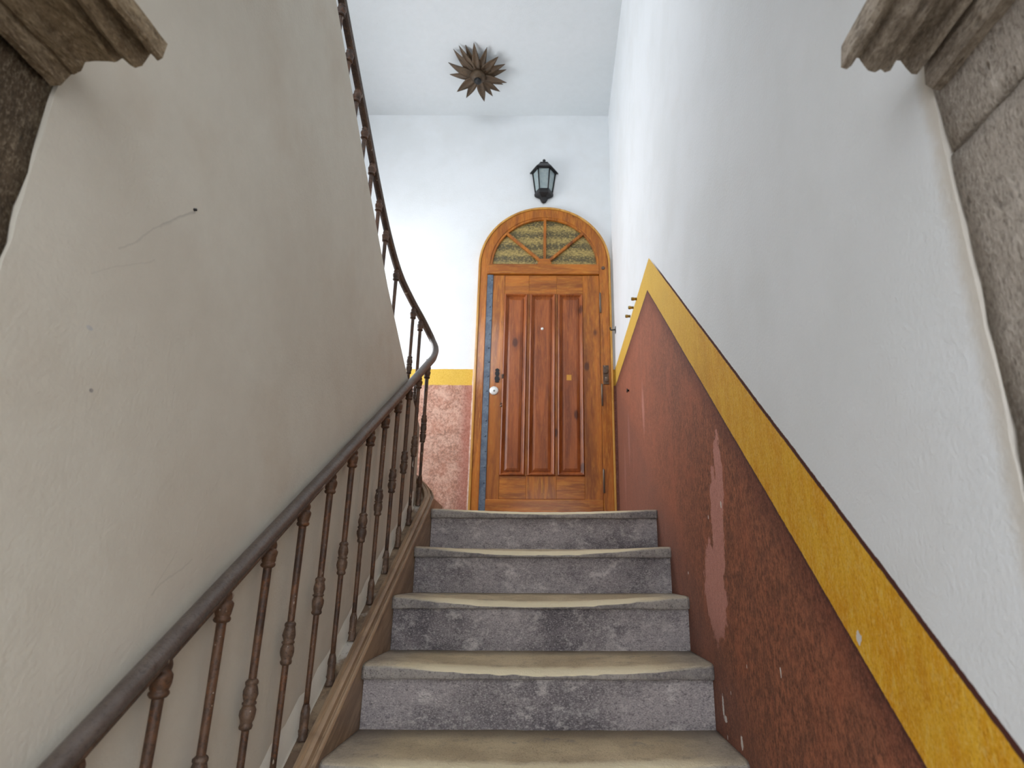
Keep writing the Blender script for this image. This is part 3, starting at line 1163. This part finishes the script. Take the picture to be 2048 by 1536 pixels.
def arch_band(r0, r1, ya, yb, xclip=None, z0=ZLAND, jambs=True, rz=1.0, n=40, inner=None):
    vs, fs = [], []
    rows = []
    if jambs:
        il, ir = inner or (DC - r0, DC + r0)
        rows.append(((il, z0), (DC - r1, z0)))
        if inner:
            rows += [((il, 3.50), (DC - r1, 3.50)), ((DC - r0, 3.502), (DC - r1, 3.502))]
    for i in range(n + 1):
        a = math.pi - math.pi * i / n
        rows.append(((DC + r0 * math.cos(a), ZS + r0 * rz * math.sin(a)), (DC + r1 * math.cos(a), ZS + r1 * rz * math.sin(a))))
    if jambs:
        if inner:
            rows += [((DC + r0, 3.502), (DC + r1, 3.502)), ((ir, 3.50), (DC + r1, 3.50))]
        rows.append(((ir, z0), (DC + r1, z0)))
    for (xi, zi), (xo, zo) in rows:
        if xclip:
            xo = min(xo, xclip)
        vs += [(xi, ya, zi), (xo, ya, zo), (xo, yb, zo), (xi, yb, zi)]
    for i in range(len(rows) - 1):
        for j in range(4):
            k = (j + 1) % 4
            fs.append((i * 4 + j, i * 4 + k, i * 4 + 4 + k, i * 4 + 4 + j))
    fs += [(0, 1, 2, 3), tuple(len(rows) * 4 - 4 + j for j in (3, 2, 1, 0))]
    return MB().face_list(vs, fs)


arch_band(RI, RX - .012, YF, YD + .02, .405, inner=(-.4975, .3325)).build('door_frame', 'pine_upright', dr, bevel=.004)
arch_band(RX - .012, RX + .004, YF - .007, YD + .01, .417).build('architrave', 'pine_pale', dr, bevel=.003, label='pale outer edge strip of the door frame')
MB().box(-.497, .332, YF - .006, YD + .02, 3.497, 3.580).build('transom', 'pine_crosswise', dr, bevel=.006)
# fanlight
vs = [(DC, YF + .026, ZS + .003)]
for i in range(33):
    a = math.pi * i / 32
    vs.append((DC + (RI + .01) * math.cos(a), YF + .026, ZS + (RI + .01) * math.sin(a)))
n = len(vs)
vs += [(x, y + .006, z) for x, y, z in vs]
fs = [tuple(range(n)), tuple(range(2 * n - 1, n - 1, -1))] + [(i, (i + 1) % n, n + (i + 1) % n, n + i) for i in range(n)]
MB().face_list(vs, fs).build('fanlight_glass', 'amber_glass', dr)
arch_band(RI - .016, RI + .004, YF + .006, YF + .026, jambs=False).build('glazing_bead', 'pine_upright', dr, bevel=.002)
for ang in (42, 90, 138):
    a = R(ang)
    d = Vector((math.cos(a), 0, math.sin(a)))
    s = Vector((-math.sin(a), 0, math.cos(a)))
    b0, b1 = Vector((DC, YF + .004, ZS + .01)) + d * .04, Vector((DC, YF + .004, ZS + .01)) + d * (RI - .012)
    w = .0105
    vs = [b0 - s * w, b0 + s * w, b1 + s * w, b1 - s * w]
    vs = vs + [v + Vector((0, .022, 0)) for v in vs]
    MB().face_list(vs, [(0, 1, 2, 3), (7, 6, 5, 4), (0, 4, 5, 1), (1, 5, 6, 2), (2, 6, 7, 3), (3, 7, 4, 0)]).build('fanlight_bar', 'pine_upright', dr, bevel=.003)
hb = [(-.052, 0), (.052, 0), (.052, .02), (.034, .052), (-.034, .052), (-.052, .02)]
n = len(hb)
MB().face_list([(DC + x, YF - .002, ZS - .002 + z) for x, z in hb] + [(DC + x, YF + .026, ZS - .002 + z) for x, z in hb],
               [tuple(range(n)), tuple(range(2 * n - 1, n - 1, -1))] + [(i, (i + 1) % n, n + (i + 1) % n, n + i) for i in range(n)]).build('fanlight_hub', 'pine_crosswise', dr, bevel=.003)

# leaf
YL = YD - .017
LX0, LX1 = -.498, .331
lf = MB().box(LX0, LX1, YL + .006, YD + .02, ZLAND + .006, 3.494).build('door_leaf', 'pine_upright', dr)
PZ0, PZ1 = 2.000, 3.338
px = [(-.366, -.196), (-.178, .008), (.026, .208)]
stiles = [(LX0 + .044, px[0][0]), (px[0][1], px[1][0]), (px[1][1], px[2][0]), (px[2][1], LX1)]
for i, (a, b) in enumerate(stiles):
    outer = i in (0, 3)
    MB().box(a + .0006, b - .0006, YL - (.001 if outer else 0), YL + .012, ZLAND + .008 if outer else PZ0, 3.492 if outer else PZ1).build('stile' if outer else 'mullion', 'pine_upright', lf, bevel=.0015)
for i, (a, b) in enumerate(((PZ1, 3.492), (1.845, PZ0), (ZLAND + .008, 1.843))):
    e0 = stiles[0][1] if i < 2 else stiles[0][0]
    e1 = stiles[3][0] if i < 2 else stiles[3][1]
    if i == 2:
        e0, e1 = stiles[0][0], LX1
        MB().box(e0, e1, YL - .009, YL + .01, a, b).build('kick_rail', 'pine_crosswise', lf, bevel=.004)
    else:
        # rails are pieced together from short boards
        cuts = [e0, px[0][1] + .009, (px[1][1] + px[2][0]) / 2, e1]
        for c0, c1 in zip(cuts, cuts[1:]):
            MB().box(c0 + .0005, c1 - .0005, YL + (.0005 if i else 0), YL + .012, a + .0006, b - .0006).build('rail', 'pine_crosswise' if i == 0 or c0 != cuts[1] else 'pine_upright', lf, bevel=.0015)
for (a, b) in px:
    rings = [(0, 0), (.002, -.012), (.008, -.016), (.014, -.012), (.018, -.003), (.026, .004), (.030, .006), (.033, .001), (.047, -.005), (.050, -.006)]
    vs, fs = [], []
    for ins, d in rings:
        vs += [(a + ins, YL + d, PZ0 + ins), (b - ins, YL + d, PZ0 + ins), (b - ins, YL + d, PZ1 - ins), (a + ins, YL + d, PZ1 - ins)]
    for i in range(len(rings) - 1):
        for j in range(4):
            k = (j + 1) % 4
            fs.append((i * 4 + j, i * 4 + k, i * 4 + 4 + k, i * 4 + 4 + j))
    L = 4 * (len(rings) - 1)
    fs.append((L, L + 1, L + 2, L + 3))
    MB().face_list(vs, fs).build('raised_panel', 'pine_panel', lf)
# steel edge strip with rivets
spm = MB().box(LX0 - .001, LX0 + .043, YL - .006, YL + .01, ZLAND + .004, 3.493)
for i in range(17):
    z = ZLAND + .1 + i * .107
    spm.lathe([(.006, 0), (.005, -.003), (.002, -.0045)], (LX0 + .031 + .003 * math.sin(i * 2.1), YL - .006, z), 10, 'y')
spm.build('edge_strip', 'blue_steel', lf, label='dark riveted steel strip along the lock edge')
# lock, keyhole plate, spy hole, small bits
lk = MB().lathe([(.031, .0), (.031, -.006), (.028, -.009), (.004, -.0098)], (-.421, YL - .001, 2.595), 28, 'y').build('lock_rose', 'nickel', lf, label='bright round lock rose')
MB().lathe([(.0075, 0), (.0075, -.007), (.006, -.008)], (-.419, YL - .005, 2.593), 16, 'y').build('lock_cylinder', 'grey_metal', lf)
kp = [(0, .052), (.012, .046), (.015, .036), (.009, .028), (.016, .018), (.014, .004), (.008, -.004), (.016, -.016), (.018, -.030), (.012, -.040), (.014, -.050), (0, -.054)]
kp = kp + [(-x, z) for x, z in reversed(kp[1:-1])]
n = len(kp)
MB().face_list([(-.402 + x, YL - .007, 2.708 + z) for x, z in kp] + [(-.402 + x, YL, 2.708 + z) for x, z in kp],
               [tuple(range(n))] + [(i, (i + 1) % n, n + (i + 1) % n, n + i) for i in range(n)]).build('keyhole_plate', 'black_iron', lf, label='black wrought keyhole plate')
for z, s in ((2.705, .010), (2.690, .009), (2.50, .006), (2.482, .007)):
    MB().lathe([(s, .004), (s, -.004), (s * .5, -.006)], (-.366 + (.004 if z > 2.6 else -.002), YL - .012, z), 12, 'y').build('stud', 'dark_rusty_iron', lf)
ph = MB().lathe([(.010, .006), (.010, -.002), (.0065, -.004)], (-.087, YL - .006, 3.062), 18, 'y').build('peephole', 'nickel', lf)
MB().box(.088, .122, YL - .008, YL - .004, 2.672, 2.712).build('wood_plug', 'putty', lf)
MB().box(-.080, -.076, YL - .003, YL, 1.885, 1.975).build('mortise_pin', 'putty', lf)
# hinges and old bolt keep on the right jamb
for z in (3.26, 2.56, 1.96):
    hm = MB().lathe([(.0065, -.075), (.0065, .075), (.0045, .082), (.002, .086)], (LX1 + .004, YF - .006, z), 12)
    hm.box(LX1 + .002, LX1 + .006, YF - .006, YD, z - .07, z + .07)
    hm.build('hinge', 'steel_hinge', dr)
bk = MB()
bk.box(.345, .385, YF - .007, YF, 2.64, 2.78)
bk.lathe([(.019, 0), (.019, -.009), (.008, -.011)], (.364, YF - .005, 2.735), 16, 'y')
bk.lathe([(.017, 0), (.017, -.009), (.008, -.011)], (.370, YF - .005, 2.672), 16, 'y')
bk.build('bolt_keep', 'dark_rusty_iron', dr, bevel=.002)
MB().lathe([(.014, 0), (.013, -.006), (.006, -.008)], (.362, YF, 3.548), 14, 'y').build('jamb_bolt', 'dark_rusty_iron', dr)

# ------------------------------------------------------------------ wall lantern over the door
LXC, LYC = -.085, YD - .012
ln = empty('wall_lantern', (LXC, LYC, 4.26), 'black iron half lantern with frosted panes on the wall above the door', 'lamp')


def half_hex(r, z, yoff=0.0):
    # five points of a hexagon cut by the wall
    out = []
    for a in (180, 240, 300, 360):
        out.append((LXC + r * math.cos(R(a)), LYC + yoff + r * math.sin(R(a)), z))
    return out


def loft(levels):
    mb = MB()
    vs, fs = [], []
    n = 4
    for r, z in levels:
        vs += half_hex(r, z)
    for i in range(len(levels) - 1):
        for j in range(n):
            k = (j + 1) % n
            fs.append((i * n + j, i * n + k, (i + 1) * n + k, (i + 1) * n + j))
    fs += [tuple(range(n)), tuple((len(levels) - 1) * n + j for j in range(n - 1, -1, -1))]
    return mb.face_list(vs, fs)


ZB, ZT = 4.205, 4.385
rb, rtp = .066, .090
loft([(.104, ZT - .004), (.112, ZT - .002), (.112, ZT + .006), (.060, ZT + .062), (.055, ZT + .076), (.02, ZT + .084)]).build('lantern_roof', 'black_iron', ln)
MB().lathe([(.010, 0), (.016, .006), (.010, .014), (.009, .022), (.013, .030), (.010, .038), (.003, .044)], (LXC, LYC - .014, ZT + .080), 14).build('finial', 'black_iron', ln)
loft([(rb - .004, ZB), (rtp - .004, ZT)]).build('glass_panes', 'frosted_glass', ln, label='frosted glass panes')
bars = MB()
lo, hi = half_hex(rb, ZB), half_hex(rtp, ZT)
for a, b in zip(lo, hi):
    bars.tube([a, b], [(.0045, -.0045), (.0045, .0045), (-.0045, .0045), (-.0045, -.0045)], upv=(0, 1, 0))
for ring in (lo, hi):
    for a, b in zip(ring, ring[1:]):
        bars.tube([a, b], [(.005, -.005), (.005, .005), (-.005, .005), (-.005, -.005)])
bars.build('glazing_bars', 'black_iron', ln)
loft([(.004, ZB - .092), (.016, ZB - .084), (.026, ZB - .066), (.030, ZB - .052), (.058, ZB - .040), (.072, ZB - .030), (.074, ZB - .012), (.070, ZB + .004)]).build('lantern_base', 'black_iron', ln)
MB().box(LXC - .045, LXC + .045, LYC, YD, ZB - .03, ZT + .03).build('back_plate', 'black_iron', ln)

# ------------------------------------------------------------------ sunflower ceiling light
SX, SY = -.565, 3.575
sf = empty('ceiling_light', (SX, SY, ZC), 'bronze sunflower shaped ceiling light with pointed metal petals above the landing', 'ceiling light')
ZP = ZC - .11
MB().lathe([(.014, ZC - .10), (.014, ZC - .06), (.05, ZC - .02), (.055, ZC)], (SX, SY, 0), 20).build('ceiling_rose', 'bronze', sf)
MB().lathe([(.012, ZP - .030), (.040, ZP - .026), (.052, ZP - .010), (.058, ZP + .005), (.050, ZP + .02), (.02, ZP + .04)], (SX, SY, 0), 24).build('cup', 'bronze', sf)
MB().lathe([(.016, ZP - .052), (.024, ZP - .046), (.028, ZP - .032), (.024, ZP - .022)], (SX, SY, 0), 18).build('bulb_holder', 'black_hole', sf, label='dark bulb socket')
rg = random.Random(11)
# (bearing in plan as read in the photo, length, width)
petals = [(93, .205, .052), (112, .190, .046), (123, .215, .05), (66, .195, .046), (140, .215, .050), (38, .20, .054), (164, .215, .056), (17, .21, .05), (2, .20, .044), (188, .21, .048),
          (-13, .205, .046), (-24, .185, .046), (212, .20, .056), (238, .20, .05), (-42, .205, .046), (-62, .20, .046), (-82, .215, .055)]
for i, (ang, ln_, wd_) in enumerate(petals):
    a = R(ang)
    ln_ *= 1.03
    d = Vector((math.cos(a), -math.sin(a), 0))       # bearing seen from below, camera side up
    s = Vector((-d.y, d.x, 0))
    vs, fs = [], []
    n = 12
    rise = rg.uniform(.0, .035)
    curl = rg.uniform(-.03, .035)
    for j in range(n + 1):
        t = j / n
        w = wd_ * (.7 + .3 * math.sin(min(1, t * 1.9) * math.pi / 2)) * max(0, 1 - max(0, (t - .25) / .75) ** 1.5) * .58
        c = Vector((SX, SY, ZP + .012 + rise * t + curl * t * t + (.004 if i % 2 else -.004))) + d * (.035 + (ln_ - .035) * t) + s * (curl * .5 * t * t)
        for u in (-1, -.5, 0, .5, 1):
            vs.append(c + s * (w * u) + Vector((0, 0, -.35 * w * u * u + .006)))
    vs = [v + Vector((0, 0, -.30 * (v.y - SY))) for v in vs]
    P5 = len(vs)
    vs += [v + Vector((0, 0, .003)) for v in vs]
    for j in range(n):
        for u in range(4):
            q = j * 5 + u
            fs.append((q, q + 1, q + 6, q + 5))
            fs.append((P5 + q, P5 + q + 5, P5 + q + 6, P5 + q + 1))
        for u in (0, 4):
            q = j * 5 + u
            fs.append((q, q + 5, P5 + q + 5, P5 + q))
    MB().face_list(vs, fs, True).build('petal', 'bronze', sf)

# ------------------------------------------------------------------ small things on the right wall
pegs = [((2.93, 2.763), 'brass peg high on the ochre band, farthest from the door'),
        ((3.06, 2.772), 'brass peg on the ochre band edge, middle one of three'),
        ((3.20, 2.782), 'brass peg on the ochre band edge, lowest one and nearest the door')]
for (y, z), lab in pegs:
    pb = MB()
    pb.lathe([(.0085, -.027), (.0095, -.025), (.0095, -.016), (.0075, -.014), (.0075, .002)], (XR, y, z), 14, 'x')
    o = pb.build('wall_peg', 'brass', None, loc=(XR, y, z), label=lab, cat='peg', group='brass pegs on the right wall')
    cp = MB().lathe([(.0080, -.0285), (.0080, -.0255)], (XR, y, z), 14, 'x').build('peg_cap', 'black_hole', o, label='dark end of the peg')
hk = MB()
hk.tube(catmull([(XR, 3.99, 3.025), (XR - .03, 3.99, 3.022), (XR - .038, 3.99, 3.03), (XR - .036, 3.99, 3.042)], 5), [(.005, 0), (0, .005), (-.005, 0), (0, -.005)], upv=(0, 1, 0))
hk.box(XR - .004, XR + .001, 3.975, 4.005, 3.0, 3.045)
hk.build('wall_hook', 'black_iron', None, loc=(XR, 3.99, 3.025), label='small black iron hook on the white wall beside the door frame', cat='hook')
nl = MB().lathe([(.010, -.014), (.013, -.012), (.013, -.009), (.006, -.008), (.006, .002)], (XR, 3.373, 2.39), 12, 'x')
nl.build('wall_nail', 'black_iron', None, loc=(XR, 3.373, 2.39), label='black nail head in the red dado near the door', cat='nail')
nl = MB().lathe([(.0022, -.004), (.0022, .002)], (XL, .864, 1.945), 10, 'x')
nl.v = [(2 * XL - x, y, z) for x, y, z in nl.v]
nl.build('wall_nail', 'black_iron', None, loc=(XL, .864, 1.945), label='tiny dark nail in the cream wall left of the railing', cat='nail')
